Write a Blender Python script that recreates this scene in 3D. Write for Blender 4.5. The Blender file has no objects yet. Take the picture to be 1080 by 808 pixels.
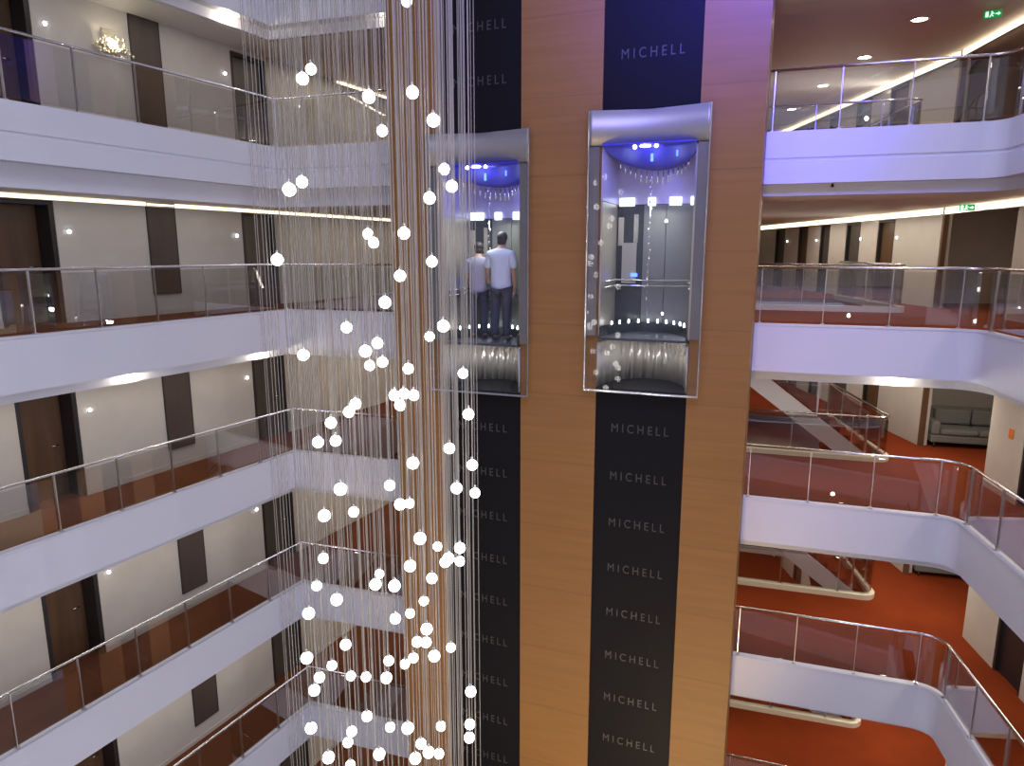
import bpy, bmesh, math, random
from mathutils import Vector, Matrix
random.seed(11)
SC = bpy.context.scene
COL = SC.collection
PI = math.pi

# ------------------------------------------------------------------ materials
def mat(name, col=(.8, .8, .8), rough=.5, metal=0., emit=None, estr=0., spec=.5, noise=None, bump=0.):
    m = bpy.data.materials.new(name); m.use_nodes = True
    nt = m.node_tree; b = nt.nodes['Principled BSDF']
    b.inputs['Base Color'].default_value = (*col, 1)
    b.inputs['Roughness'].default_value = rough
    b.inputs['Metallic'].default_value = metal
    b.inputs['Specular IOR Level'].default_value = spec
    if emit:
        b.inputs['Emission Color'].default_value = (*emit, 1)
        b.inputs['Emission Strength'].default_value = estr
    if noise:
        sx, sy, sz, amt = noise
        tc = nt.nodes.new('ShaderNodeTexCoord'); mp = nt.nodes.new('ShaderNodeMapping')
        mp.inputs['Scale'].default_value = (sx, sy, sz)
        nz = nt.nodes.new('ShaderNodeTexNoise'); nz.inputs['Scale'].default_value = 1; nz.inputs['Detail'].default_value = 4
        rp = nt.nodes.new('ShaderNodeValToRGB')
        rp.color_ramp.elements[0].position = .3; rp.color_ramp.elements[1].position = .7
        rp.color_ramp.elements[0].color = (*[c * (1 - amt) for c in col], 1)
        rp.color_ramp.elements[1].color = (*[min(1, c * (1 + amt)) for c in col], 1)
        nt.links.new(tc.outputs['Object'], mp.inputs['Vector']); nt.links.new(mp.outputs[0], nz.inputs['Vector'])
        nt.links.new(nz.outputs['Fac'], rp.inputs['Fac']); nt.links.new(rp.outputs['Color'], b.inputs['Base Color'])
        if bump:
            bp = nt.nodes.new('ShaderNodeBump'); bp.inputs['Strength'].default_value = bump; bp.inputs['Distance'].default_value = .01
            nt.links.new(nz.outputs['Fac'], bp.inputs['Height']); nt.links.new(bp.outputs[0], b.inputs['Normal'])
    return m

def glass_mat(name, tint=(.93, .94, .94), ior=1.5, rough=0.0, boost=1.0):
    m = bpy.data.materials.new(name); m.use_nodes = True
    nt = m.node_tree; nt.nodes.clear()
    out = nt.nodes.new('ShaderNodeOutputMaterial'); mx = nt.nodes.new('ShaderNodeMixShader')
    tr = nt.nodes.new('ShaderNodeBsdfTransparent'); tr.inputs[0].default_value = (*tint, 1)
    gl = nt.nodes.new('ShaderNodeBsdfGlossy'); gl.inputs['Roughness'].default_value = rough
    fr = nt.nodes.new('ShaderNodeFresnel'); ge = nt.nodes.new('ShaderNodeNewGeometry'); mi = nt.nodes.new('ShaderNodeMix'); mi.data_type = 'FLOAT'
    mi.inputs[2].default_value = ior; mi.inputs[3].default_value = 1 / ior
    nt.links.new(ge.outputs['Backfacing'], mi.inputs[0]); nt.links.new(mi.outputs[0], fr.inputs[0])
    mu = nt.nodes.new('ShaderNodeMath'); mu.operation = 'MULTIPLY'; mu.inputs[1].default_value = boost; mu.use_clamp = True
    nt.links.new(fr.outputs[0], mu.inputs[0]); nt.links.new(mu.outputs[0], mx.inputs[0])
    nt.links.new(tr.outputs[0], mx.inputs[1]); nt.links.new(gl.outputs[0], mx.inputs[2]); nt.links.new(mx.outputs[0], out.inputs[0])
    return m

def cord_mat():
    # clear plastic cord: part of the light passes straight through
    m = mat('pendant_cord', (.50, .46, .40), .4)
    nt = m.node_tree; b = nt.nodes['Principled BSDF']; out = nt.nodes['Material Output']
    mx = nt.nodes.new('ShaderNodeMixShader'); tr = nt.nodes.new('ShaderNodeBsdfTransparent'); mx.inputs[0].default_value = .45
    nt.links.new(tr.outputs[0], mx.inputs[1]); nt.links.new(b.outputs[0], mx.inputs[2]); nt.links.new(mx.outputs[0], out.inputs[0])
    return m

def wood_mat():
    m = mat('tower_wood', (.285, .132, .036), .5, spec=.25)
    nt = m.node_tree; b = nt.nodes['Principled BSDF']
    tc = nt.nodes.new('ShaderNodeTexCoord'); mp = nt.nodes.new('ShaderNodeMapping'); mp.inputs['Scale'].default_value = (.5, .5, 9)
    nz = nt.nodes.new('ShaderNodeTexNoise'); nz.inputs['Scale'].default_value = 1.2; nz.inputs['Detail'].default_value = 5
    rp = nt.nodes.new('ShaderNodeValToRGB')
    rp.color_ramp.elements[0].position = .25; rp.color_ramp.elements[1].position = .75
    rp.color_ramp.elements[0].color = (.222, .108, .031, 1); rp.color_ramp.elements[1].color = (.258, .126, .038, 1)
    sp = nt.nodes.new('ShaderNodeSeparateXYZ')
    md = nt.nodes.new('ShaderNodeMath'); md.operation = 'PINGPONG'; md.inputs[1].default_value = .62
    lt = nt.nodes.new('ShaderNodeMath'); lt.operation = 'LESS_THAN'; lt.inputs[1].default_value = .012
    mix = nt.nodes.new('ShaderNodeMixRGB'); mix.blend_type = 'MULTIPLY'; mix.inputs['Color2'].default_value = (.86, .84, .83, 1)
    L = nt.links.new
    L(tc.outputs['Object'], mp.inputs[0]); L(mp.outputs[0], nz.inputs['Vector']); L(nz.outputs['Fac'], rp.inputs[0])
    L(tc.outputs['Object'], sp.inputs[0]); L(sp.outputs['Z'], md.inputs[0]); L(md.outputs[0], lt.inputs[0])
    L(lt.outputs[0], mix.inputs['Fac']); L(rp.outputs[0], mix.inputs['Color1']); L(mix.outputs[0], b.inputs['Base Color'])
    return m

M = dict(
    white=mat('white_paint', (.70, .71, .79), .45),
    curb=mat('cream_curb', (.72, .67, .54), .4),
    wall=mat('beige_wall_paint', (.56, .53, .485), .55, noise=(2, 2, 2, .04)),
    ceil=mat('ceiling_paint', (.68, .66, .64), .6),
    carpet=mat('red_carpet', (.185, .030, .007), .95, spec=.1, noise=(1.1, 1.1, 1.1, .12)),
    carpet_left=mat('brown_red_carpet', (.15, .052, .026), .95, spec=.1, noise=(1.1, 1.1, 1.1, .12)),
    ground=mat('lobby_stone', (.5, .42, .35), .3),
    door=mat('door_veneer', (.115, .062, .032), .4, noise=(6, 6, .6, .25)),
    door_dark=mat('dark_door_veneer', (.085, .075, .062), .4, noise=(6, 6, .6, .2)),
    frame=mat('black_door_frame', (.022, .02, .022), .4),
    panel=mat('dark_panel_veneer', (.075, .055, .046), .45, noise=(6, 6, .6, .15)),
    chrome=mat('polished_steel', (.72, .72, .74), .16, 1.),
    steel=mat('brushed_steel', (.62, .61, .60), .30, 1.),
    header=mat('header_steel', (.36, .35, .30), .45, .6),
    skirt=mat('skirt_panel', (.62, .59, .55), .25, .35),
    column=mat('satin_column', (.20, .19, .165), .4, .4),
    brass=mat('warm_steel', (.60, .55, .42), .4, .6),
    glass=glass_mat('railing_glass', (.92, .925, .925), boost=3.4),
    lglass=glass_mat('lift_glass', (.96, .965, .965), 1.45),
    wood=wood_mat(),
    black=mat('black_shaft_panel', (.0085, .0080, .0095), .5, spec=.08),
    letter=mat('engraved_letter', (.038, .037, .036), .5),
    cabin=mat('cabin_panel', (.21, .21, .19), .4, .3),
    cabin_dark=mat('cabin_dark_panel', (.06, .068, .07), .25, .3),
    cabin_reflection=mat('cabin_reflected_fascia', (.50, .46, .68), .35, .2),  # lilac of the reflected balcony fascia put into the panel colour
    cabin_floor=mat('cabin_floor', (.05, .05, .06), .4),
    canopy=mat('canopy_blue', (.05, .05, .60), .3, .1),  # blue lamplight put into the base colour
    crystal=mat('crystal', (.9, .9, .9), .08, .9),  # for beads standing in for chandelier glints in the lift glass
    globe=mat('lit_globe', (1, 1, 1), .3, emit=(1, .97, .92), estr=6.),
    globe_cap=mat('globe_cap', (.6, .6, .6), .3, .8),
    cord=cord_mat(),
    led=mat('number_light', (1, 1, 1), .3, emit=(.85, .9, 1.), estr=14.),
    cove=mat('cove_light', (1, 1, 1), .3, emit=(1., .80, .52), estr=3.),
    lamp=mat('lamp_lens', (1, 1, 1), .3, emit=(1, .92, .75), estr=25.),
    cablamp=mat('cabin_lamp', (1, 1, 1), .3, emit=(.85, 1., 1.), estr=2.2),
    bluelamp=mat('blue_lamp', (.1, .2, 1), .3, emit=(.05, .12, 1.), estr=5.),
    exit_g=mat('exit_green', (.0, .25, .06), .4, emit=(.0, .45, .12), estr=.45),
    exit_w=mat('exit_pictogram', (.8, 1, .85), .4, emit=(.5, 1, .65), estr=1.3),
    sofa=mat('grey_upholstery', (.15, .15, .142), .9, noise=(30, 30, 30, .1)),
    sofa_leg=mat('sofa_leg', (.04, .03, .025), .5),
    skin=mat('skin', (.42, .25, .17), .5),
    hair=mat('dark_hair', (.02, .016, .014), .6),
    shirt=mat('pale_shirt', (.60, .67, .70), .85),
    shirt2=mat('grey_shirt', (.33, .32, .36), .85),
    trousers=mat('dark_trousers', (.05, .052, .07), .8),
    shoe=mat('shoe', (.03, .03, .03), .5),
    orange=mat('orange_sign', (.75, .22, .03), .5),
    dark=mat('dark_plastic', (.012, .012, .012), .6, spec=.1),
    gold=mat('crystal_gold', (.85, .78, .6), .12, .7),
    sconce=mat('sconce_glow', (1, 1, 1), .3, emit=(1, .9, .65), estr=3.),
)

# ------------------------------------------------------------------ mesh helpers
class MB:
    def __init__(s): s.v = []; s.f = []; s.sm = []
    def add(s, vs, fs, smooth=False):
        o = len(s.v); s.v += [tuple(v) for v in vs]
        s.f += [tuple(i + o for i in f) for f in fs]; s.sm += [smooth] * len(fs)
        return s
    def obox(s, c, ax, ay, hx, hy, z0, z1):
        """box about plan centre c with plan axes ax, ay"""
        q = [(c[0] + ax[0] * i * hx + ay[0] * j * hy, c[1] + ax[1] * i * hx + ay[1] * j * hy) for i, j in ((-1, -1), (1, -1), (1, 1), (-1, 1))]
        return s.prism(q, z0, z1)
    def box(s, x0, x1, y0, y1, z0, z1):
        return s.prism([(x0, y0), (x1, y0), (x1, y1), (x0, y1)], z0, z1)
    def prism(s, pts, z0, z1):
        n = len(pts)
        vs = [(p[0], p[1], z0) for p in pts] + [(p[0], p[1], z1) for p in pts]
        fs = [tuple(range(n))[::-1], tuple(range(n, 2 * n))] + [(i, (i + 1) % n, n + (i + 1) % n, n + i) for i in range(n)]
        return s.add(vs, fs)
    def sweep(s, line, prof, smooth=False):
        """closed profile of (offset to the right, z) along a plan polyline"""
        n = len(line); m = len(prof); vs = []
        for i, p in enumerate(line):
            ds = []
            if i > 0: ds.append(unit(sub(p, line[i - 1])))
            if i < n - 1: ds.append(unit(sub(line[i + 1], p)))
            ns = [(d[1], -d[0]) for d in ds]
            if len(ns) == 2:
                b = unit((ns[0][0] + ns[1][0], ns[0][1] + ns[1][1])); k = b[0] * ns[0][0] + b[1] * ns[0][1]
                nn = (b[0] / k, b[1] / k)
            else: nn = ns[0]
            vs += [(p[0] + nn[0] * o, p[1] + nn[1] * o, z) for o, z in prof]
        fs = [(i * m + j, i * m + (j + 1) % m, (i + 1) * m + (j + 1) % m, (i + 1) * m + j) for i in range(n - 1) for j in range(m)]
        fs += [tuple(range(m))[::-1], tuple(range((n - 1) * m, n * m))]
        return s.add(vs, fs, smooth)
    def tube(s, pts, r, seg=8, cap=True):
        pts = [Vector(p) for p in pts]; vs = []; n = len(pts)
        rr = r if isinstance(r, (list, tuple)) else [r] * n
        for i, p in enumerate(pts):
            t = (pts[min(i + 1, n - 1)] - pts[max(i - 1, 0)]).normalized()
            u = t.cross(Vector((0, 0, 1)) if abs(t.z) < .95 else Vector((0, 1, 0))).normalized(); w = t.cross(u)
            vs += [p + (u * math.cos(a) + w * math.sin(a)) * rr[i] for a in (2 * PI * k / seg for k in range(seg))]
        fs = [(i * seg + j, i * seg + (j + 1) % seg, (i + 1) * seg + (j + 1) % seg, (i + 1) * seg + j) for i in range(n - 1) for j in range(seg)]
        s.add(vs, fs, True)
        if cap: s.add([], []); s.f += [tuple(len(s.v) - n * seg + k for k in range(seg))[::-1], tuple(len(s.v) - seg + k for k in range(seg))]; s.sm += [False] * 2
        return s
    def ball(s, c, r, u=16, v=10, sc=(1, 1, 1)):
        vs = []; fs = []
        for i in range(v + 1):
            th = PI * i / v
            for j in range(u):
                ph = 2 * PI * j / u
                vs.append((c[0] + r * sc[0] * math.sin(th) * math.cos(ph), c[1] + r * sc[1] * math.sin(th) * math.sin(ph), c[2] + r * sc[2] * math.cos(th)))
        for i in range(v):
            for j in range(u):
                fs.append((i * u + j, (i + 1) * u + j, (i + 1) * u + (j + 1) % u, i * u + (j + 1) % u))
        return s.add(vs, fs, True)
    def mesh(s, name, m):
        me = bpy.data.meshes.new(name); me.from_pydata(s.v, [], s.f)
        me.polygons.foreach_set('use_smooth', s.sm)
        bm = bmesh.new(); bm.from_mesh(me)
        bmesh.ops.remove_doubles(bm, verts=bm.verts, dist=1e-5)
        bmesh.ops.recalc_face_normals(bm, faces=bm.faces); bm.to_mesh(me); bm.free()
        me.materials.append(m); return me
    def build(s, name, m, parent=None, bevel=0):
        o = bpy.data.objects.new(name, s.mesh(name, m)); COL.objects.link(o)
        if parent: o.parent = parent
        if bevel:
            b = o.modifiers.new('bevel', 'BEVEL'); b.width = bevel; b.segments = 2; b.limit_method = 'ANGLE'
        return o

def sub(a, b): return (a[0] - b[0], a[1] - b[1])
def unit(a):
    l = math.hypot(*a); return (a[0] / l, a[1] / l)
def along(p, d, t): return (p[0] + d[0] * t, p[1] + d[1] * t)
def tag(o, label, cat=None, group=None, kind=None):
    o['label'] = label
    if cat: o['category'] = cat
    if group: o['group'] = group
    if kind: o['kind'] = kind
    return o
def struct(o, label, cat): return tag(o, label, cat, kind='structure')
def thing(name, loc, label, cat, group=None, rz=0.):
    o = bpy.data.objects.new(name, None); COL.objects.link(o); o.empty_display_size = .1
    o.location = loc; o.rotation_euler = (0, 0, rz)
    return tag(o, label, cat, group)
def copy_tree(o, parent=None):
    c = o.copy(); COL.objects.link(c)
    if parent: c.parent = parent
    for ch in list(o.children): copy_tree(ch, c)
    return c
def polylen(l): return sum(math.hypot(*sub(l[i + 1], l[i])) for i in range(len(l) - 1))
def at_len(l, t):
    for i in range(len(l) - 1):
        d = math.hypot(*sub(l[i + 1], l[i]))
        if t <= d or i == len(l) - 2: return along(l[i], unit(sub(l[i + 1], l[i])), t)
        t -= d
def sub_line(l, t0, t1):
    out = [at_len(l, t0)]; acc = 0
    for i in range(len(l) - 1):
        acc += math.hypot(*sub(l[i + 1], l[i]))
        if t0 + 1e-4 < acc < t1 - 1e-4: out.append(l[i + 1])
    return out + [at_len(l, t1)]
def dir_at(l, t):
    a, b = at_len(l, max(0, t - .02)), at_len(l, t + .02); return unit(sub(b, a))

# ------------------------------------------------------------------ camera (at the origin, eye level of the second floor from the top)
FPX, PITCH = 731., math.radians(10.76)
cam = bpy.data.cameras.new('camera'); co = bpy.data.objects.new('camera', cam); COL.objects.link(co)
cam.sensor_fit = 'HORIZONTAL'; cam.sensor_width = 36; cam.lens = 36 * FPX / 1080
co.rotation_euler = (PI / 2 - PITCH, 0, 0); SC.camera = co
def ray(x, y):
    a, b = (x - 540) / FPX, (y - 404) / FPX; c, s = math.cos(PITCH), math.sin(PITCH)
    return (a, c - b * s, -s - b * c)
def proj(p):
    c, s = math.cos(PITCH), math.sin(PITCH); f = p[1] * c - p[2] * s; u = p[1] * s + p[2] * c
    return 540 + FPX * p[0] / f, 404 - FPX * u / f
def on_z(x, y, z):
    r = ray(x, y); t = z / r[2]; return (r[0] * t, r[1] * t, z)

# ------------------------------------------------------------------ plan of the atrium
H = 3.3
def Z(k): return -1.28 - H * k
def ZL(k): return Z(k) + (.18 if k < 0 else 0)
CH = 2.24                                     # corridor ceiling height
DL, NL = unit((.447, .894)), unit((-.894, .447))     # left gallery: along, outward
A = (-5.05, 15.6)                             # inner left corner
E2, N2 = unit((.951, -.309)), unit((.309, .951))     # back gallery: along, outward
E, N = unit((.937, -.350)), unit((.350, .937))       # lift tower face
def P(s, d): return (s * E[0] + d * N[0], s * E[1] + d * N[1])
def G(te, d=0.): return (A[0] + te * E2[0] + d * N2[0], A[1] + te * E2[1] + d * N2[1])
def LW(s, off=1.4):                            # point on the left gallery by its s coordinate
    s0 = A[0] * DL[0] + A[1] * DL[1]
    q = along(A, DL, s - s0); return along(q, NL, off)
SPL = 8.3
L_EDGE = [along(A, DL, -13.5), A, G(SPL)]
def fillet(p, c, q, r, n=9):
    a, b = unit(sub(p, c)), unit(sub(q, c)); cs = a[0] * b[0] + a[1] * b[1]; half = math.acos(cs) / 2
    t = r / math.tan(half); bi = unit((a[0] + b[0], a[1] + b[1])); o = along(c, bi, r / math.sin(half))
    s0, s1 = along(c, a, t), along(c, b, t); a0 = math.atan2(s0[1] - o[1], s0[0] - o[0]); a1 = math.atan2(s1[1] - o[1], s1[0] - o[0])
    d = (a1 - a0 + PI) % (2 * PI) - PI
    return [(o[0] + r * math.cos(a0 + d * i / n), o[1] + r * math.sin(a0 + d * i / n)) for i in range(n + 1)]
R_CORNER, R_NEAR = (7.735, 11.45), (6.35, 4.2)
R_EDGE = [G(SPL)] + fillet(G(SPL), R_CORNER, R_NEAR, .32) + [R_NEAR]
LW_NEAR, LW_FAR = along(along(A, DL, -13.5), NL, 1.4), along(along(A, NL, 1.4), DL, 13.8)
SPL_FAR = G(SPL, 14.5)
RW = 9.75
L_POLY = L_EDGE + [SPL_FAR, LW_FAR, LW_NEAR]
NOTCH = [G(SPL, 7.6), G(12.3, 7.6), G(12.3, 4.65), G(11.7, 4.65), G(11.7, 3.35), G(SPL, 3.35)]
def r_poly(notch=True):
    return R_EDGE + [(8.15, 4.2), (9.38, 13.2), (12.4, 13.2), (12.4, 17.4), (RW, 17.4), (RW, 28.), SPL_FAR] + (NOTCH if notch else [])
def offset_line(l, o):
    m = MB().sweep(l, [(o, 0), (o + .001, 0), (o, .001)])
    return [m.v[3 * i][:2] for i in range(len(l))]
LEVEL = {-2: 'above the picture', -1: 'top', 0: 'second', 1: 'third', 2: 'fourth', 3: 'fifth', 4: 'lowest'}
def lv(k, noun): return f'{LEVEL[k]} {noun} from the top' if 0 <= k <= 3 else f'{LEVEL[k]} {noun}'

def inset_left(p, o):                         # the ceilings stop behind the balcony edge
    return [along(p[0], NL, o)] + [(A[0] + (NL[0] * o) + 0, A[1] + NL[1] * o + o * .9)] + [G(SPL, o)] + p[3:]
for k in range(-2, 5):
    if k > -2:
        struct(MB().prism(offset_line(L_EDGE, -.13) + L_POLY[3:], ZL(k) - .10, ZL(k)).build('floor', M['carpet_left']), f'brown red carpet floor of the left gallery, {lv(k, "storey")}', 'floor')
        struct(MB().prism(offset_line(R_EDGE, -.13) + r_poly(-1 < k)[len(R_EDGE):], Z(k) - .10, Z(k)).build('floor', M['carpet']), f'red carpet floor of the lobby right of the lifts, {lv(k, "storey")}', 'floor')
    if k < 4:
        zc = ZL(k + 1) + CH
        struct(MB().prism(inset_left(L_POLY, .3), zc, zc + .08).build('ceiling', M['ceil']), f'plain ceiling over the left gallery, {lv(k + 1, "storey")}', 'ceiling')
        zc = Z(k + 1) + CH
        rp = offset_line(R_EDGE, -.3) + r_poly(k > -1)[len(R_EDGE):]
        struct(MB().prism(rp, zc, zc + .08).build('ceiling', M['ceil']), f'plain ceiling over the right lobby, {lv(k + 1, "storey")}', 'ceiling')
    # balcony edge: white fascia, a groove on the top storey, overhang, set-back step down to the ceiling
    for side, line, z in (('left', L_EDGE, ZL(k)), ('right', R_EDGE, Z(k))):
        if k == 4 and side == 'right': continue
        zb = (ZL(k + 1) if side == 'left' else Z(k + 1)) + CH if k < 4 else z - 1.06
        if k == -1:
            pr = [(-.14, z), (0, z), (0, z - .44), (-.025, z - .455), (-.025, z - .49), (0, z - .505), (0, z - .87), (-.26, z - .87), (-.26, zb), (-.36, zb), (-.36, z - .8), (-.14, z - .8)]
        else:
            pr = [(-.14, z), (.015, z), (.015, z - .03), (0, z - .04), (0, z - .87), (-.26, z - .87), (-.26, zb), (-.36, zb), (-.36, z - .8), (-.14, z - .8)]
        struct(MB().sweep(line, pr).build('trim_%d' % (2 * (k + 2) + (side == 'right') + 1), M['white']),
               f'white balcony fascia band on the {side}, {lv(k, "band")}' if k > -2 else f'white fascia band at the very top edge, {side} side', 'balcony band')
struct(MB().prism([(-14, -2), (12, -2), (12, 28), (-14, 28)], -18.0, -17.8).build('floor', M['ground']), 'pale stone floor at the foot of the atrium, below the picture', 'floor')

FRONT = [(6.2, -1.3), (-13.5, -1.3)]
for k in range(-2, 5):
    z = Z(k)
    struct(MB().sweep(FRONT, [(0, z), (0, z - .87), (-.3, z - .87), (-.3, z)]).build('trim_%d' % (40 + k), M['white']), f'white balcony band of the near gallery behind the viewer, {lv(k, "band")}', 'balcony band')
struct(MB().box(-13.5, 6.2, -3.2, -3.05, -17.8, 7).build('wall_front', M['wall']), 'plain beige wall of the near gallery behind the viewer', 'wall')
# ------------------------------------------------------------------ left gallery wall, its doors, wall panels and number lights
DOORS = [(6.60, 7.66, .42), (11.86, 12.92, .12)]
ndoor = 0
for k in range(-1, 5):
    z = ZL(k); zt = z + CH
    w = MB(); prev = LW_NEAR[0] * DL[0] + LW_NEAR[1] * DL[1]; end = LW_FAR[0] * DL[0] + LW_FAR[1] * DL[1]
    def seg(s0, s1, z0, z1, o0=1.4, o1=1.95):
        w.prism([LW(s0, o0), LW(s1, o0), LW(s1, o1), LW(s0, o1)], z0, z1)
    for s0, s1, dp in DOORS:
        seg(prev, s0, z, zt); seg(s0, s1, z + 2.16, zt); prev = s1
    seg(prev, end, z, zt)
    struct(w.build('wall_left', M['wall']), f'beige corridor wall with doors, left gallery, {lv(k, "storey")}', 'wall')
    for i, (s0, s1, dp) in enumerate(DOORS):
        ndoor += 1
        t = thing('door_%d' % ndoor, (*LW((s0 + s1) / 2), z), (f'brown room door in a deep black recess at the left edge, {lv(k, "storey")}' if i == 0 else
                  f'dark grey-brown room door beside the chandelier, left gallery, {lv(k, "storey")}'), 'door')
        t['kind'] = 'structure'; t.rotation_euler = (0, 0, math.atan2(DL[1], DL[0]))
        hw = (s1 - s0) / 2 - .004                  # local x along the wall, y into the wall
        MB().box(-hw + .08, hw - .08, dp, dp + .05, .01, 2.08).build('door_leaf', M['door' if i == 0 else 'door_dark'], t)
        f = MB(); f.box(-hw, -hw + .08, .012, dp + .06, 0, 2.155); f.box(hw - .08, hw, .012, dp + .06, 0, 2.155); f.box(-hw + .08, hw - .08, .012, dp + .06, 2.08, 2.155)
        f.build('door_frame', M['frame'], t)
        MB().box(-hw, hw, .002, dp + .05, -.1, .006).build('threshold', M['carpet_left'], t)
        h = MB(); h.tube([(hw - .2, dp, 1.0), (hw - .2, dp - .05, 1.0)], .012); h.tube([(hw - .2, dp - .05, 1.0), (hw - .33, dp - .05, 1.0)], .011)
        h.build('door_handle', M['chrome'], t)
        if k < 4:
            s = 7.87 if i == 0 else 11.67
            l = thing('number_light', (*LW(s, 1.4), z + 1.63), f'tiny lit number light by the {"brown recessed" if i == 0 else "dark"} door, left, {lv(k, "storey")}', 'light', rz=math.atan2(DL[1], DL[0]))
            MB().box(-.028, .028, -.02, -.001, -.04, .04).build('back_plate', M['steel'], l)
            MB().ball((0, -.03, .0), .034, 12, 8, (1, .5, 1)).build('lens', M['led'], l)
    pb = .43 if k >= 0 else .03; ph = CH - .02 - pb
    t = thing('wall_panel', (*LW(9.77), z + pb), f'narrow dark wall panel between the two doors, left gallery, {lv(k, "storey")}', 'panel', rz=math.atan2(DL[1], DL[0]))
    MB().box(-.31, .31, -.03, -.001, 0, ph).build('board', M['panel'], t)
    e = MB(); e.box(-.325, -.31, -.036, -.001, -.015, ph + .015); e.box(.31, .325, -.036, -.001, -.015, ph + .015); e.box(-.31, .31, -.036, -.001, -.015, 0); e.box(-.31, .31, -.036, -.001, ph, ph + .015)
    e.build('edging', M['frame'], t)
    # baseboards
    b = MB(); b.prism([LW(-1, 1.385), LW(6.6, 1.385), LW(6.6, 1.4), LW(-1, 1.4)], z, z + .1); b.prism([LW(7.66, 1.385), LW(11.86, 1.385), LW(11.86, 1.4), LW(7.66, 1.4)], z, z + .1)
    b.prism([LW(12.92, 1.385), LW(25, 1.385), LW(25, 1.4), LW(12.92, 1.4)], z, z + .1)
    struct(b.build('baseboard_left', M['wall']), f'low beige skirting along the left corridor wall, {lv(k, "storey")}', 'skirting')

# ------------------------------------------------------------------ right lobby walls
RDOORS = [(18.07, 18.91), (19.84, 20.69), (21.74, 22.41), (23.34, 24.11), (25.29, 26.2)]
ORD = ['first', 'second', 'third', 'fourth', 'fifth', 'sixth', 'seventh', 'eighth', 'ninth', 'tenth', 'eleventh', 'twelfth', 'thirteenth', 'fourteenth', 'fifteenth',
       'sixteenth', 'seventeenth', 'eighteenth', 'nineteenth', 'twentieth', 'twenty-first', 'twenty-second', 'twenty-third', 'twenty-fourth', 'twenty-fifth', 'twenty-sixth', 'twenty-seventh', 'twenty-eighth']
NW0, NW1 = (8.15, 4.2), (9.38, 13.2)
nd = unit(sub(NW1, NW0)); nn = (nd[1], -nd[0])           # near right wall: along, outward (to the right)
for k in range(-1, 5):
    z = Z(k); zt = z + CH
    w = MB()
    prev = 16.1
    for y0, y1 in RDOORS:
        w.box(RW, RW + .22, prev, y0, z, zt); w.box(RW, RW + .22, y0, y1, z + 2.08, zt); prev = y1
    w.box(RW, RW + .22, prev, 28., z, zt)
    struct(w.build('wall_right', M['wall']), f'beige far right lobby wall with a row of doors, {lv(k, "storey")}', 'wall')
    w = MB(); w.box(RW + .22, 12.5, 17.4, 17.55, z, zt)
    struct(w.build('wall_alcove', M['wall']), f'back wall of the sofa alcove on the right, {lv(k, "storey")}', 'wall')
    w = MB(); w.box(12.4, 12.55, 13.2, 17.4, z, zt)
    struct(w.build('wall_alcove', M['wall']), f'end wall of the sofa alcove on the right, {lv(k, "storey")}', 'wall')
    w = MB()
    w.prism([along(NW0, nd, 0), along(NW0, nd, 7.05), along(along(NW0, nd, 7.05), nn, .18), along(NW0, nn, .18)], z, zt)
    w.prism([along(NW0, nd, 7.05), along(NW0, nd, 7.95), along(along(NW0, nd, 7.95), nn, .18), along(along(NW0, nd, 7.05), nn, .18)], z + 2.1, zt)
    w.prism([along(NW0, nd, 7.95), NW1, along(NW1, nn, .18), along(along(NW0, nd, 7.95), nn, .18)], z, zt)
    w.prism([along(NW1, nn, .18), (12.4, 13.2 - .02), (12.4, 13.0), along(along(NW1, nn, .18), nd, -.2)], z, zt)
    struct(w.build('wall_right', M['wall']), f'beige wall with the black door at the right edge, {lv(k, "storey")}', 'wall')
    for i, (y0, y1) in enumerate(RDOORS):
        ndoor += 1
        t = thing('door_%d' % ndoor, (RW, (y0 + y1) / 2, z), f'dark door on the far right lobby wall, {ORD[i]} from the right, {lv(k, "storey")}', 'door'); t['kind'] = 'structure'
        hw = (y1 - y0) / 2 - .004
        MB().box(.1, .15, -hw + .06, hw - .06, .01, 2.02).build('door_leaf', M['door_dark' if i % 3 else 'door'], t)
        MB().box(.001, .21, -hw, hw, -.1, .006).build('threshold', M['carpet'], t)
        f = MB(); f.box(.01, .2, -hw, -hw + .06, 0, 2.076); f.box(.01, .2, hw - .06, hw, 0, 2.076); f.box(.01, .2, -hw + .06, hw - .06, 2.02, 2.076)
        f.build('door_frame', M['frame'], t)
    ndoor += 1
    c = along(NW0, nd, 7.5)
    t = thing('door_%d' % ndoor, (*c, z), f'black door at the right edge of the picture, {lv(k, "storey")}', 'door', rz=math.atan2(nd[1], nd[0])); t['kind'] = 'structure'
    MB().box(-.38, .38, -.12, -.07, .01, 2.03).build('door_leaf', M['frame'], t)
    MB().box(-.446, .446, -.17, -.001, -.1, .006).build('threshold', M['carpet'], t)
    f = MB(); f.box(-.446, -.38, -.16, -.008, 0, 2.096); f.box(.38, .446, -.16, -.008, 0, 2.096); f.box(-.38, .38, -.16, -.008, 2.03, 2.096)
    f.build('door_frame', M['frame'], t)
    struct(MB().box(RW - .012, RW + .1, 16.02, 16.1, z, zt).build('trim_%d' % (20 + k), M['door']), f'brown corner moulding beside the seating alcove, {lv(k, "storey")}', 'moulding')
for k, ys in ((0, (17.9, 19.75, 22.6, 25.0)),):
    for i, y in enumerate(ys):
        l = thing('number_light', (RW, y, Z(k) + 1.62), f'tiny lit number light on the far right lobby wall, {ORD[i]} from the right', 'light', rz=-PI / 2)
        MB().box(-.028, .028, -.02, -.001, -.04, .04).build('back_plate', M['steel'], l)
        MB().ball((0, -.03, .0), .030, 12, 8, (1, .5, 1)).build('lens', M['led'], l)

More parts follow.
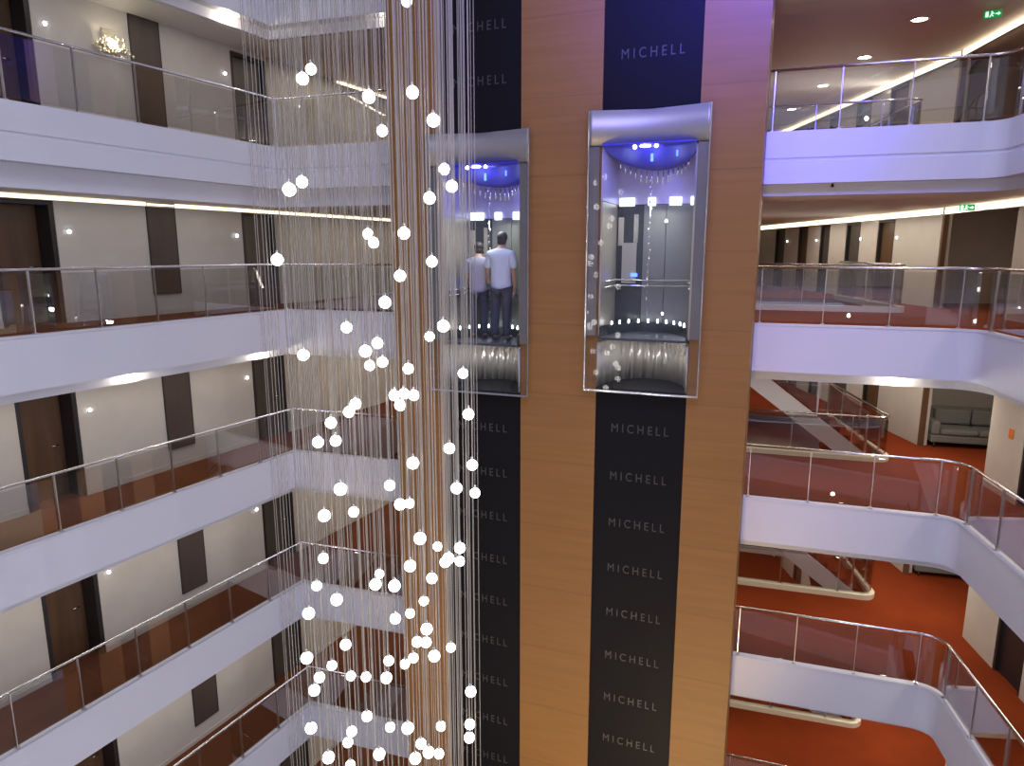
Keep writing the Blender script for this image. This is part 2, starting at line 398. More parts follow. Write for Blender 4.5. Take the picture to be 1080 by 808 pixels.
for k in range(-1, 5):
    struct(MB().sweep([LW_FAR, SPL_FAR, (RW + .2, 28.)], [(0, Z(k)), (.15, Z(k)), (.15, Z(k) + CH), (0, Z(k) + CH)]).build('wall_back', M['wall']), f'plain far end wall of the lobby behind the lifts, {lv(k, "storey")}', 'wall')
# warm cove strips along the wall tops
def cove(line, z, label, h=.12):
    t = thing('cove_light', (*line[0], z), label, 'light strip')
    base = line[0]; ln = [sub(p, base) for p in line]
    MB().sweep(ln, [(0.002, -.03 - h), (.06, -.03 - h), (.06, -.02 - h), (.015, -.005 - h), (.002, -.005 - h)]).build('channel', M['steel'], t)
    MB().sweep(ln, [(0.004, -.003 - h), (.03, -.003 - h), (.03, -.012), (.004, -.012)]).build('diffuser', M['cove'], t)
cove([LW(3.0, 1.4), LW(22, 1.4)], ZL(0) + CH, 'warm cove light strip along the top of the left corridor wall, second storey', .055)
cove([LW(15.4, 1.4), LW(22, 1.4)], ZL(-1) + CH, 'short warm cove light strip behind the chandelier, top storey', .06)
for k in (-1, 0):
    cove([(RW - .0, 28.), (RW - .0, 16.1)], Z(k) + CH, f'warm cove light strip on the far right lobby wall, {lv(k, "storey")}')
    cove([(RW, 16.0), along(NW1, nd, 0), along(NW0, nd, 5.5)], Z(k) + CH, f'warm cove light strip above the alcove by the exit sign, {lv(k, "storey")}')

# ------------------------------------------------------------------ glass railings
def railing(line, z, label, bay=1.08, anchor=None, group=None, height=1.0, curb=False):
    t = thing('glass_railing', (*line[0], z), label, 'railing', group)
    base = line[0]; ln = [sub(p, base) for p in line]; T = polylen(ln)
    MB().tube([(p[0], p[1], height) for p in ln], .024, 8).build('handrail', M['chrome'], t)
    marks = set([0.04, T - .04])
    for a in (anchor or [T]):
        n = 0
        lim = [x for x in sorted(anchor or [T])]
        x = a
        lo = max([q for q in lim if q < a - .01], default=0)
        while x > lo + .35: marks.add(round(x, 4)); x -= bay
    if anchor:
        x = max(anchor)
        while x < T - .4: marks.add(round(x, 4)); x += bay
    marks = sorted(m for m in marks if 0.0 < m < T)
    keep = [marks[0]]
    for m in marks[1:]:
        if m - keep[-1] > .2: keep.append(m)
    z0 = .12 if curb else .0
    for m in keep:
        p = at_len(ln, m); d = dir_at(ln, m); q = (-d[1], d[0])
        po = MB().obox(p, d, q, .008, .022, z0, height - .02); po.obox(p, d, q, .03, .04, z0, z0 + .02); po.build('post', M['steel'], t)
    for a, b in zip(keep[:-1], keep[1:]):
        MB().sweep(sub_line(ln, a + .02, b - .02), [(-.006, z0 + .05), (.006, z0 + .05), (.006, height - .06), (-.006, height - .06)]).build('glass_panel', M['glass'], t)
    if curb:
        MB().sweep(ln, [(-.08, 0), (.08, 0), (.08, .12), (-.08, .12)]).build('curb', M['curb'], t)
    return t
for k in range(-1, 5):
    ll = offset_line(L_EDGE[:2] + [G(4.5)], -.07); a = math.hypot(*sub(ll[1], ll[0]))
    railing(ll, ZL(k), f'glass balcony railing with steel handrail on the left, {lv(k, "railing")}', 1.08, [a])
    if k < 4:
        rl = offset_line([G(8.9)] + R_EDGE[1:], -.07); a = polylen(rl[:2]); a2 = polylen(rl[:-1])
        railing(rl, Z(k), f'glass balcony railing with steel handrail right of the lifts, {lv(k, "railing")}', 1.05, [a, a2])

# ------------------------------------------------------------------ stairs behind the right lobby
def stair(k):
    z = Z(k); x0, d0 = 12.67, 3.42
    ang = math.atan2(E2[1], E2[0]); loc = (*G(x0, d0), z)
    t = thing('staircase', loc, f'white stringer staircase with red treads behind the railing, {lv(k, "storey")}', 'staircase', rz=ang)
    run, n = 4.37, 19; rise = H / n; go = run / n
    for y0 in (0., 1.1):
        st = MB(); prof = [(0, 0.), (-run, H), (-run, H - .34), (-run + .1, H - .62), (.0 - .62, -.0)]
        vs = [(x, y0, zz) for x, zz in prof] + [(x, y0 + .07, zz) for x, zz in prof]; m = len(prof)
        st.add(vs, [tuple(range(m)), tuple(range(m, 2 * m))[::-1]] + [(i, (i + 1) % m, m + (i + 1) % m, m + i) for i in range(m)])
        st.build('stringer', M['white'], t)
    for i in range(n):
        s = MB().box(-go * (i + 1), -go * i, .07, 1.1, rise * (i + 1) - .06 - (rise if i else rise - .06), rise * (i + 1) - .03)
        s.build('step', M['carpet'], t)
    MB().tube([(-.1, .03, 1.0), (-run, .03, H + .95)], .022).build('handrail', M['chrome'], t)
    for q in range(4):
        xa, xb = -.15 - q * 1.05, -.15 - (q + 1) * 1.05 + .06
        f = lambda x: -x * H / run
        g = MB(); pr = [(xa, f(xa) + .05), (xb, f(xb) + .05), (xb, f(xb) + .87), (xa, f(xa) + .87)]
        vs = [(x, .025, zz) for x, zz in pr] + [(x, .037, zz) for x, zz in pr]
        g.add(vs, [(0, 1, 2, 3), (7, 6, 5, 4)] + [(i, (i + 1) % 4, 4 + (i + 1) % 4, 4 + i) for i in range(4)])
        g.build('glass_panel', M['glass'], t)
        MB().box(xa - .02, xa + .02, .022, .042, f(xa) - .02, f(xa) + .92).build('post', M['steel'], t)
for k in (1, 2, 3, 4): stair(k)
for k in (-1, 0, 1, 2, 3):
    railing([G(9.6, 3.22)] + fillet(G(9.6, 3.22), (8.32, 14.72), (8.84, 18.96), .22, 6) + [(8.84, 18.96)], Z(k), f'stairwell glass railing on a cream curb behind the balcony, {lv(k, "storey")}', 1.25, [2.6], curb=True)

# ------------------------------------------------------------------ lift tower
BACK = 13.2
def gal(s, dd):                                  # point at plan s of the tower, dd in front of the gallery line
    # intersection of the line P(s, d) with N2.p = 13.28 - dd
    p0 = P(s, 0); a = N[0] * N2[0] + N[1] * N2[1]
    d = (A[0] * N2[0] + A[1] * N2[1] - dd - (p0[0] * N2[0] + p0[1] * N2[1])) / a
    return P(s, d)
COLS = [(-6.65, -5.67), (-4.13, -2.75), (-1.22, -.27)]
FACE, TOPZ, BOTZ = 11.5, 7.0, -17.8
for (s0, s1), w in zip(COLS, ('left, behind the chandelier', 'middle, between the two lifts', 'right, beside the right lift')):
    struct(MB().prism([P(s0, FACE), P(s1, FACE), gal(s1, .03), gal(s0, .03)], BOTZ, TOPZ).build('wall_tower', M['wood']), 'tall timber-clad column of the lift tower, ' + w, 'lift tower')
for s0, s1 in ((-5.67, -4.13), (-2.75, -1.22)):
    bk = MB().prism([gal(s0, .15), gal(s1, .15), gal(s1, .03), gal(s0, .03)], BOTZ, TOPZ)
    struct(bk.build('wall_shaft', M['black']), 'dark back wall inside the %s lift shaft' % ('left' if s0 < -4 else 'right'), 'wall')

fc = bpy.data.curves.new('lettering', 'FONT'); fc.body = 'MICHELL'; fc.size = .215; fc.align_x = 'CENTER'; fc.align_y = 'CENTER'; fc.space_character = 1.55; fc.extrude = .003
fo = bpy.data.objects.new('lettering', fc); COL.objects.link(fo)
bpy.context.view_layer.update()
LETTER = bpy.data.meshes.new_from_object(fo.evaluated_get(bpy.context.evaluated_depsgraph_get()))
LETTER.materials.clear(); LETTER.materials.append(M['letter']); bpy.data.objects.remove(fo)
w_ = max(v.co.x for v in LETTER.vertices) - min(v.co.x for v in LETTER.vertices)
for v in LETTER.vertices: v.co.x *= .97 / w_
ANG = math.atan2(E[1], E[0])
CARS = [(-4.90, -2.55), (-1.985, -2.35)]
CARH = 4.56
for i, (s, zb) in enumerate(CARS):
    which = 'left' if i == 0 else 'right'
    for j, (z0, z1) in enumerate(((BOTZ, zb - .01), (zb + CARH + .01, TOPZ))):
        t = thing('shaft_panel', (*P(s, FACE), z0), f'black shaft strip {"below" if j == 0 else "above"} the {which} glass lift, pale repeated lettering', 'panel', rz=ANG)
        MB().box(-.77, .77, .03, .09, 0, z1 - z0).build('board', M['black'], t)
        for q in range(-9, 12):
            z = -3.01 - .863 * q + (0 if i else -.2)
            if z0 + .2 < z < z1 - .2:
                l = bpy.data.objects.new('lettering', LETTER); COL.objects.link(l); l.parent = t
                l.location = (0, .026, z - z0); l.rotation_euler = (PI / 2, 0, 0)

def arc(n, hx, dep, y0=.06):
    return [(hx * math.cos(PI * (1 - q / n)), y0 + dep * math.sin(PI * q / n)) for q in range(n + 1)]
def lift(i):
    s, zb = CARS[i]
    t = thing('glass_lift', (*P(s, FACE - .13), zb), 'left panoramic glass lift with people inside' if i == 0 else 'right panoramic glass lift with empty cabin and blue lit canopy', 'lift', rz=ANG)
    W = .955; hh = CARH
    MB().box(-W + .02, W - .02, .02, .032, .03, 4.02).build('glass_screen', M['lglass'], t)
    f = MB()
    f.box(-W, -W + .022, 0, .05, 0, hh); f.box(W - .022, W, 0, .05, 0, hh); f.box(-W + .022, W - .022, 0, .05, 0, .035)
    f.build('front_frame', M['chrome'], t)
    # header sheet with shallow vertical flutes
    hd = MB(); n = 48; prof = []
    for q in range(n + 1):
        x = -W + .022 + (2 * W - .044) * q / n
        prof.append((x, .02 + .16 * math.cos(x / W * PI * .5)))
    vs = []; fs = []
    for (x, y) in prof: vs += [(x, y, 4.02), (x, y, hh), (x, y + .02, hh), (x, y + .02, 4.02)]
    for q in range(n):
        for c in range(4): fs.append((q * 4 + c, q * 4 + (c + 1) % 4, q * 4 + 4 + (c + 1) % 4, q * 4 + 4 + c))
    fs += [(0, 1, 2, 3), (4 * n, 4 * n + 3, 4 * n + 2, 4 * n + 1)]
    hd.add(vs, fs, True); hd.build('header', M['header'], t)
    for sx in (-1, 1):
        MB().box(min(sx * .775, sx * .93), max(sx * .775, sx * .93), .045, .06, .95, 4.0).build('side_column', M['column'], t)
    # curved canopy underside sloping down to the back
    ar = arc(24, .74, 1.12); ca = MB(); vs = []; fs = []
    R = 6
    for (x, y) in ar:
        for r in range(R + 1):
            u = r / R; vs.append((x, .06 + (y - .06) * u, 4.02 - .30 * (y - .06) / 1.12 * u))
    for q in range(24):
        for r in range(R): fs.append((q * (R + 1) + r, q * (R + 1) + r + 1, (q + 1) * (R + 1) + r + 1, (q + 1) * (R + 1) + r))
    ca.add(vs, fs, True); o = ca.build('canopy', M['canopy'], t)
    so = o.modifiers.new('solid', 'SOLIDIFY'); so.thickness = .02; so.offset = 1
    MB().tube([(.02, .35, 3.90), (.02, .35, 3.78)], .022).build('blue_lamp', M['bluelamp'], o)
    b2 = MB().tube([(.42, .32, 3.93), (.42, .32, 3.84)], .014).build('blue_lamp', M['bluelamp'], o)
    MB().ball((-.22, .12, 3.98), .03).ball((.12, .12, 3.985), .028).ball((-.05, .1, 3.985), .04, sc=(2.2, 1, .5)).build('spot_lamp', M['lamp'], t)
    # drops added below the canopy edge, standing in for the reflected chandelier
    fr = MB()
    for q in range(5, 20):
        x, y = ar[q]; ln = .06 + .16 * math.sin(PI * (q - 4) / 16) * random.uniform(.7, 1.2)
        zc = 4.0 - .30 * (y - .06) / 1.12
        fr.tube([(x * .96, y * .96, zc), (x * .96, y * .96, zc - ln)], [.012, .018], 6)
    fr.build('glint_fringe', M['crystal'], t)
    bd = MB()  # bead strand added in place of the chandelier's reflection
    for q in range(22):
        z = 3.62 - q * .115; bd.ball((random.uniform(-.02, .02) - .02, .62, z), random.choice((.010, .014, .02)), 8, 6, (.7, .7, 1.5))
    bd.tube([(-.02, .62, 3.86), (-.02, .62, 1.1)], .002, 4); bd.build('glint_string', M['crystal'], t)
    # cabin shell
    D = 1.36; HW = .76
    rw = MB(); rw.box(-HW + .03, -.26, D - .03, D, .92, 3.16); o = rw.build('rear_panel', M['cabin_dark'], t)
    for xa, xb in ((-.25, .14), (.15, HW - .03)): MB().box(xa, xb, D - .03, D, .92, 3.16).build('rear_panel', M['cabin'], t)
    MB().box(-HW + .03, HW - .03, D - .03, D, 3.17, 4.0).build('upper_panel', M['cabin_reflection'], t)
    for sx in (-1, 1): 
        m = MB().box(min(sx * HW, sx * (HW - .03)), max(sx * HW, sx * (HW - .03)), .16, D, .92, 3.16); m.build('side_panel', M['brass'], t)
        m = MB().box(min(sx * HW, sx * (HW - .03)), max(sx * HW, sx * (HW - .03)), .16, D, 3.17, 4.0); m.build('side_glazing', M['cabin_reflection'], t)
    MB().box(-HW + .03, HW - .03, .07, D - .03, .88, .92).build('cabin_floor', M['cabin_floor'], t)
    for (xa, xb) in ((-.68, -.42), (-.17, -.05), (.2, .40), (.56, .69)):
        MB().box(xa, xb, D - .10, D - .04, 3.14, 3.28).build('cabin_lamp', M['cablamp'], t)
    hr = MB()
    for z in (1.74, 1.84):
        hr.tube([(-HW + .06, .3, z), (-HW + .06, D - .12, z), (HW - .06, D - .12, z), (HW - .06, .3, z)], .016, 6)
    hr.build('handrail', M['chrome'], t)
    # dark curved kick band with small lights on its rim
    ar2 = arc(26, .71, 1.12, .08)
    MB().sweep(ar2, [(-.015, .92), (.0, .92), (.0, 1.10), (-.015, 1.10)]).build('kick_band', M['cabin_dark'], t)
    for q in range(4, 23, 2):
        MB().ball((ar2[q][0] * .985, ar2[q][1] * .985, 1.12), .015, 8, 6, (1, 1, 2.4)).build('rim_light', M['led'], t)
    # control panel on the left
    cp = MB().box(-.62, -.36, D - .06, D - .035, 1.78, 2.5).build('control_panel', M['steel'], t)
    MB().box(-.45, -.33, D - .075, D - .06, 1.9, 1.96).build('display', M['bluelamp'], cp)
    mr = MB().box(-.70, -.60, D - .05, D - .035, 2.45, 2.95).box(-.42, -.34, D - .05, D - .035, 2.5, 3.0).build('mirror_strip', M['chrome'], t)
    # skirt below the floor: concave steel wall standing on a dark base plate
    sk = MB(); vs = []; fs = []; n = 60
    for q in range(n + 1):
        a = PI * (1 - q / n); rr = 1 + .016 * math.sin(q * 1.7) + .012 * math.sin(q * 2.9)
        x, y = .74 * rr * math.cos(a), .08 + 1.14 * rr * math.sin(a)
        vs += [(x, y, .06), (x, y, .83), (x * 1.02, y + .02, .83), (x * 1.02, y + .02, .06)]
    for q in range(n):
        for c in range(4): fs.append((q * 4 + c, q * 4 + (c + 1) % 4, q * 4 + 4 + (c + 1) % 4, q * 4 + 4 + c))
    fs += [(0, 1, 2, 3), (4 * n, 4 * n + 3, 4 * n + 2, 4 * n + 1)]
    sk.add(vs, fs, True).build('skirt', M['skirt'], t)
    MB().prism(arc(24, .75, 1.18, .055), .035, .06).build('base_plate', M['dark'], t)
    return t
for i in (0, 1): lift(i)

# ------------------------------------------------------------------ people in the left lift
def skin_mesh(name, nodes, edges, m, parent, sub_=2, root=0):
    me = bpy.data.meshes.new(name); me.from_pydata([n[:3] for n in nodes], edges, [])
    o = bpy.data.objects.new(name, me); COL.objects.link(o)
    sk = o.modifiers.new('skin', 'SKIN'); sk.use_smooth_shade = True
    ss = o.modifiers.new('sub', 'SUBSURF'); ss.levels = ss.render_levels = sub_
    for i, n in enumerate(nodes):
        r = n[3]; r = r if isinstance(r, tuple) else (r, r)
        me.skin_vertices[0].data[i].radius = r; me.skin_vertices[0].data[i].use_root = (i == root)
    bpy.context.view_layer.update()
    new = bpy.data.meshes.new_from_object(o.evaluated_get(bpy.context.evaluated_depsgraph_get()))
    o.modifiers.clear(); o.data = new; new.name = name
    new.materials.clear(); new.materials.append(m)
    for p in new.polygons: p.use_smooth = True
    if parent: o.parent = parent
    return o
def person(loc, rz, scale, shirt, label, arms_down=True):
    """standing figure looking along local +y"""
    t = thing('person', loc, label, 'person', rz=rz); t.scale = (scale,) * 3
    nodes = [(0, 0, .95, (.14, .10)), (0, 0, 1.12, (.13, .09)), (0, 0, 1.30, (.15, .10)), (0, -.01, 1.43, (.10, .07)), (0, .03, 1.51, .053), (0, .065, 1.58, (.07, .085)), (0, .085, 1.665, (.072, .088)), (0, .085, 1.72, (.05, .06))]
    ed = [(i, i + 1) for i in range(7)]
    def chain(start, pts):
        p = start
        for q in pts:
            nodes.append(q); ed.append((p, len(nodes) - 1)); p = len(nodes) - 1
        return p
    for sx in (-1, 1):
        chain(0, [(sx * .095, 0, .86, .088), (sx * .10, .01, .50, .06), (sx * .10, -.015, .30, .052), (sx * .105, -.02, .09, .036), (sx * .11, .04, .045, .035), (sx * .12, .15, .03, .028)])
        w = chain(3, [(sx * .175, -.01, 1.40, .056), (sx * .225, -.02, 1.12, .042), (sx * .22, .05, .90, .030), (sx * .21, .075, .84, (.03, .016)), (sx * .205, .09, .79, (.034, .014))])
        for j, (dy, ln) in enumerate(((-.03, .062), (-.011, .075), (.009, .07), (.027, .055))):
            chain(w, [(sx * .203, .092 + dy, .765, .009), (sx * .198, .097 + dy * 1.1, .765 - ln * .55, .008), (sx * .188, .10 + dy * 1.1, .765 - ln, .007)])
        chain(w - 1, [(sx * .195, .115, .82, .010), (sx * .187, .13, .785, .009), (sx * .182, .135, .76, .008)])
    skin_mesh('body', nodes, ed, M['skin'], t)
    # face details
    fc_ = MB(); fc_.ball((0, .172, 1.60), .014, 8, 6, (.8, 1.2, 1.5)); 
    for sx in (-1, 1): fc_.ball((sx * .077, .075, 1.61), .022, 8, 6, (.35, .8, 1.3))
    fc_.build('nose_and_ears', M['skin'], t)
    ey = MB()
    for sx in (-1, 1): ey.ball((sx * .03, .162, 1.628), .010, 8, 6)
    ey.build('eyes', M['dark'], t)
    MB().ball((0, .150, 1.555), .02, 8, 6, (1.1, .5, .3)).build('mouth', M['skin'], t)
    hr = MB().ball((0, .062, 1.665), .096, 18, 12, (.90, 1.06, .95)).ball((0, .028, 1.60), .08, 14, 10, (.95, .80, 1.)); hr.build('hair', M['hair'], t)
    sn = [(0, 0, .80, (.20, .15)), (0, 0, .90, (.195, .145)), (0, 0, 1.10, (.18, .13)), (0, 0, 1.30, (.19, .132)), (0, -.01, 1.42, (.13, .10)), (0, .01, 1.49, (.085, .075))]
    se = [(0, 1), (1, 2), (2, 3), (3, 4), (4, 5)]
    for sx in (-1, 1):
        b = len(sn); sn += [(sx * .18, -.01, 1.395, .076), (sx * .212, -.018, 1.27, .072), (sx * .224, -.02, 1.15, .066)]; se += [(4, b), (b, b + 1), (b + 1, b + 2)]
    skin_mesh('shirt', sn, se, shirt, t)
    tn = [(0, 0, .97, (.175, .13))]; te = []
    for sx in (-1, 1):
        b = len(tn); tn += [(sx * .095, 0, .84, .108), (sx * .10, .01, .50, .080), (sx * .10, -.015, .28, .072), (sx * .105, -.02, .08, .062)]; te += [(0, b), (b, b + 1), (b + 1, b + 2), (b + 2, b + 3)]
    skin_mesh('trousers', tn, te, M['trousers'], t)
    for sx in (-1, 1): MB().ball((sx * .113, .06, .045), .06, 14, 8, (.75, 2.2, .72)).build('shoe', M['shoe'], t)
    return t
zf = CARS[0][1] + .92
p1 = P(-4.66, FACE + .40); person((*p1, zf), ANG, 1.13, M['shirt'], 'person in a pale blue shirt and dark trousers, back turned, in the left lift')
p2 = P(-5.20, FACE + .62); person((*p2, zf), ANG + .2, 1.03, M['shirt2'], 'person in a grey shirt standing left of the pale-shirted person in the lift')

# ------------------------------------------------------------------ chandelier of globe pendants
GL = [(319,83,6.8),(328,73,5.),(389,102,7.2),(403,138,6.2),(435,97.5,7),(457,127,7.2),(468.5,178.5,6.3),(476.5,196.5,6.6),(453,209,6.8),(429,1.5,6),(318.5,192,6.6),(305,200,7.3),
(292.5,274,6.7),(388,247,6),(394,256,6),(426,246,6.8),(422,291,6.5),(406,319,6.8),(455.5,276,6.2),(467.5,344,6.8),(453,355,5.6),(365.5,345.5,6.2),(398,362,6.2),(385.5,370.5,6.8),(390,385.5,5.8),(403.5,382,6),(320,374.5,6.4),(430.5,389,6.2),(488.5,394,5.8),
(416,417,6.2),(426,415.5,6.2),(422,427.5,6.2),(436.5,417,6.2),(375,426,6.2),(368,434.5,6.2),(349,446,6.3),(354,465,6.2),(335.5,466.5,6.3),(494,437,6.3),(474,473,6.2),(498,490.5,6.2),(435.5,488.5,6.8),(411,512,6),(359,516,7),(342,544,6.8),(373,540,5.9),(422,532,6.4),(432,531,5.5),(481.5,515,6.4),(501,520,5.8),(443,568,6.8),(461.5,576.5,5),(485,578,6.2),(473,589,6.4),(469.5,593,6),(485,592,5.6),(432.5,597,6.6),(341,589,6),
(400,605.5,5.2),(396,616.5,6.4),(416,618,6.6),(334,618,5.6),(355,632.5,6.6),(325.5,647,6.6),(455.5,610,6),(447,634,5.3),(432.5,647,5.3),(417,652.5,6),(450,663.5,6.4),(440,677,5.8),(449.5,677.5,5.8),(475.5,683,5.3),(458,692,6.4),(436,694,5.5),(427,700.5,5.3),(410,697,5.6),(407.5,715,6.2),(386,714,5.4),(370,713,5.3),(364.5,680,5.9),(350,702,5.5),(337,714.5,5.9),(331.5,728,6.3),(323.5,694,6.6),(496.5,729.5,6),(495.5,764,5.7),(495,778,5.7),(465,766,5.4),(430,768,6.6),(411.5,767,5.4),(387,755.5,5.8),(328,768,6.3),(371,771.5,5.6),(367,783,5.5),(346.5,799,6.6),(369.5,807,5.5),(400,795.5,6.4),(444,784.5,5.8),(438,800,6.3),(452,793.5,6.5),(463,795,5.4)]
CC, CR = (-1.66, 8.1), 1.27                       # plan centre and radius of the chandelier
def chord(x, y):
    r = ray(x, y); u = (r[0], r[1]); a = u[0] ** 2 + u[1] ** 2; b = u[0] * CC[0] + u[1] * CC[1]; c = CC[0] ** 2 + CC[1] ** 2 - CR ** 2
    dis = b * b - a * c
    if dis <= 0: return b / a, b / a
    q = math.sqrt(dis); return (b - q) / a, (b + q) / a
TOPC = 7.0
BANDS = [(155, 'beside the top railing'), (205, 'before the top white balcony band'), (325, 'level with the second railing from the top'), (378, 'before the second white band from the top'),
         (482, 'level with the third railing from the top'), (530, 'before the third white band from the top'), (630, 'level with the fourth railing from the top'), (665, 'before the fourth white band from the top'),
         (745, 'level with the fifth railing from the top'), (900, 'before the fifth white band from the top')]
gmesh = MB().ball((0, 0, 0), .066, 20, 12).mesh('globe', M['globe'])
capm = MB().tube([(0, 0, .066), (0, 0, .105)], [.02, .012], 10).mesh('cap', M['globe_cap'])
cordm = MB().tube([(0, 0, 0), (0, 0, 1)], .0048, 6, False).mesh('cord', M['cord'])
pts = []
def clear(x, y, r, z): return all((x - q[0]) ** 2 + (y - q[1]) ** 2 > (r * r if abs(z - q[2]) > .15 else .0196) for q in pts)
for x, y, pr in GL:
    t0, t1 = chord(x, y); r = ray(x, y)
    want = .07 * FPX / pr                           # ray parameter for a globe of 7 cm radius
    want = min(max(want, t0 + .03), t1 - .03) if t1 > t0 + .1 else t0
    for q in range(400):
        tt = want + (q % 2 * 2 - 1) * q * .004
        if (t0 - .05 <= tt <= t1 + .05 or t1 - t0 < .3) and clear(r[0] * tt, r[1] * tt, .088, r[2] * tt): break
    pts.append((r[0] * tt, r[1] * tt, r[2] * tt))
band_of = lambda y: next(i for i, b in enumerate(BANDS) if y < b[0])
rank = {}
for bi in range(len(BANDS)):
    ids = sorted((i for i in range(len(GL)) if band_of(GL[i][1]) == bi), key=lambda i: GL[i][0])
    for q, i in enumerate(ids): rank[i] = (bi, q, len(ids))
for i, p in enumerate(pts):
    bi, q, n = rank[i]
    t = thing('pendant_light', p, f'lit globe pendant {BANDS[bi][1]}, {ORD[q]} from the left', 'pendant lamp', 'globe pendants of the chandelier')
    for nm, me in (('globe', gmesh), ('cap', capm), ('cord', cordm)):
        o = bpy.data.objects.new(nm, me); COL.objects.link(o); o.parent = t
        if nm == 'cord': o.location = (0, 0, .10); o.scale = (1, 1, TOPC - p[2] - .10)
NP = len(pts); made = 0
while made < 88:
    if made < 64:
        a, r = random.uniform(0, 2 * PI), CR * math.sqrt(random.random())
    else:                                            # denser towards the lifts
        a = random.uniform(-1.1, 1.1); r = CR * random.uniform(.62, 1.0)
    q = (CC[0] + r * math.cos(a), CC[1] + r * math.sin(a))
    zb = random.uniform(-10.6, -8.8)
    if not clear(*q, .088, zb): continue
    pts.append((*q, zb)); made += 1
    t = thing('pendant_light', (*q, zb), 'thin pale chandelier cord running past the bottom edge, its globe out of the picture', 'pendant lamp', 'long cords of the chandelier')
    for nm, me in (('globe', gmesh), ('cap', capm), ('cord', cordm)):
        o = bpy.data.objects.new(nm, me); COL.objects.link(o); o.parent = t
        if nm == 'cord': o.location = (0, 0, .10); o.scale = (1, 1, TOPC - zb - .10)

# ------------------------------------------------------------------ small fittings
def sofa(k):
    t = thing('sofa', (11.02, 16.08, Z(k)), f'grey upholstered sofa in the right alcove, {lv(k, "storey")}', 'sofa', rz=math.radians(-15))
    MB().box(-1., 1., -.42, .40, .12, .30).build('base', M['sofa'], t, .03)
    for a in (-.80, .01): MB().box(a, a + .79, -.44, .18, .305, .45).build('seat_cushion', M['sofa'], t, .05)
    for a in (-.80, .01): MB().box(a, a + .79, .12, .30, .455, .84).build('back_cushion', M['sofa'], t, .06)
    MB().box(-1., 1., .30, .42, .30, .86).build('backrest', M['sofa'], t, .04)
    for sx in (-1, 1): MB().box(min(sx * .81, sx), max(sx * .81, sx), -.43, .29, .305, .62).build('armrest', M['sofa'], t, .05)
    for x in (-.9, .9):
        for y in (-.36, .34): MB().tube([(x, y, 0), (x, y, .12)], [.02, .03], 8).build('leg', M['sofa_leg'], t)
for k in (1, 2): sofa(k)

def exit_sign(p, rz, label, zc):
    t = thing('exit_sign', p, label, 'exit sign', rz=rz); t.scale = (.72,) * 3
    MB().box(-.19, .19, -.02, .02, -.085, .085).build('sign_box', M['exit_g'], t, .006)
    pc = MB(); y = -.026                                 # running figure, doorway and arrow
    def flat(q): pc.add([(x, y, z) for x, z in q] + [(x, y + .005, z) for x, z in q], [tuple(range(len(q))), tuple(range(len(q), 2 * len(q)))[::-1]] + [(i, (i + 1) % len(q), len(q) + (i + 1) % len(q), len(q) + i) for i in range(len(q))])
    flat([(-.15, -.06), (-.09, -.06), (-.09, .06), (-.15, .06)])
    flat([(-.02 + .018 * math.cos(a), .05 + .018 * math.sin(a)) for a in (2 * PI * q / 10 for q in range(10))])
    flat([(-.045, -.01), (-.01, -.015), (.01, .03), (-.03, .03)]); flat([(-.04, -.01), (-.02, -.01), (-.05, -.07), (-.07, -.065)]); flat([(-.025, -.012), (-.008, -.015), (.02, -.05), (.005, -.06)])
    flat([(0, .025), (.008, .012), (.045, .0), (.045, .012)])
    flat([(.06, -.012), (.11, -.012), (.11, .012), (.06, .012)]); flat([(.11, -.045), (.165, 0), (.11, .045)])
    pc.build('pictogram', M['exit_w'], t)
    h = MB()
    for x in (-.12, .12): h.tube([(x, 0, .085), (x, 0, (zc - p[2]) / .72)], .005, 6)
    h.build('hanger', M['steel'], t)
q = on_z(1047, 15, Z(-1) + CH - .13); exit_sign(q, ANG - .1, 'green running-man exit sign hanging from the top lobby ceiling', Z(-1) + CH)
exit_sign(on_z(1020, 219, Z(0) + CH - .085), ANG - .1, 'green running-man exit sign above the dark alcove, second storey', Z(0) + CH)

def downlight(p, label, r=.075, up=None):
    t = thing('ceiling_light', p, label, 'ceiling light')
    rg = MB(); n = 20; vs = []; fs = []
    for q_ in range(n):
        a = 2 * PI * q_ / n
        for rr, zz in ((r, 0), (r * 1.25, 0), (r * 1.25, -.012), (r, -.016)): vs.append((rr * math.cos(a), rr * math.sin(a), zz))
    for q_ in range(n):
        for c in range(4): fs.append((q_ * 4 + c, q_ * 4 + (c + 1) % 4, ((q_ + 1) % n) * 4 + (c + 1) % 4, ((q_ + 1) % n) * 4 + c))
    rg.add(vs, fs, True).build('trim_ring', M['chrome'], t)
    MB().tube([(0, 0, -.002), (0, 0, -.010)], r * .99, 20).build('lens', M['lamp'], t)
    return t
def lamp(kind, name, loc, energy, col, size=.1, rot=None, sy=None, spot=None, blend=.5):
    l = bpy.data.lights.new(name, kind); l.energy = energy; l.color = col
    if kind == 'AREA':
        l.size = size
        if sy: l.shape = 'RECTANGLE'; l.size_y = sy
    else: l.shadow_soft_size = size
    if kind == 'SPOT': l.spot_size = spot; l.spot_blend = blend
    o = bpy.data.objects.new(name, l); COL.objects.link(o); o.location = loc
    if rot: o.rotation_euler = rot
    return o
def aim(o, target):
    o.rotation_euler = (Vector(target) - o.location).to_track_quat('-Z', 'Y').to_euler()
WARM = (1, .80, .55); SOFTW = (1, .88, .72)
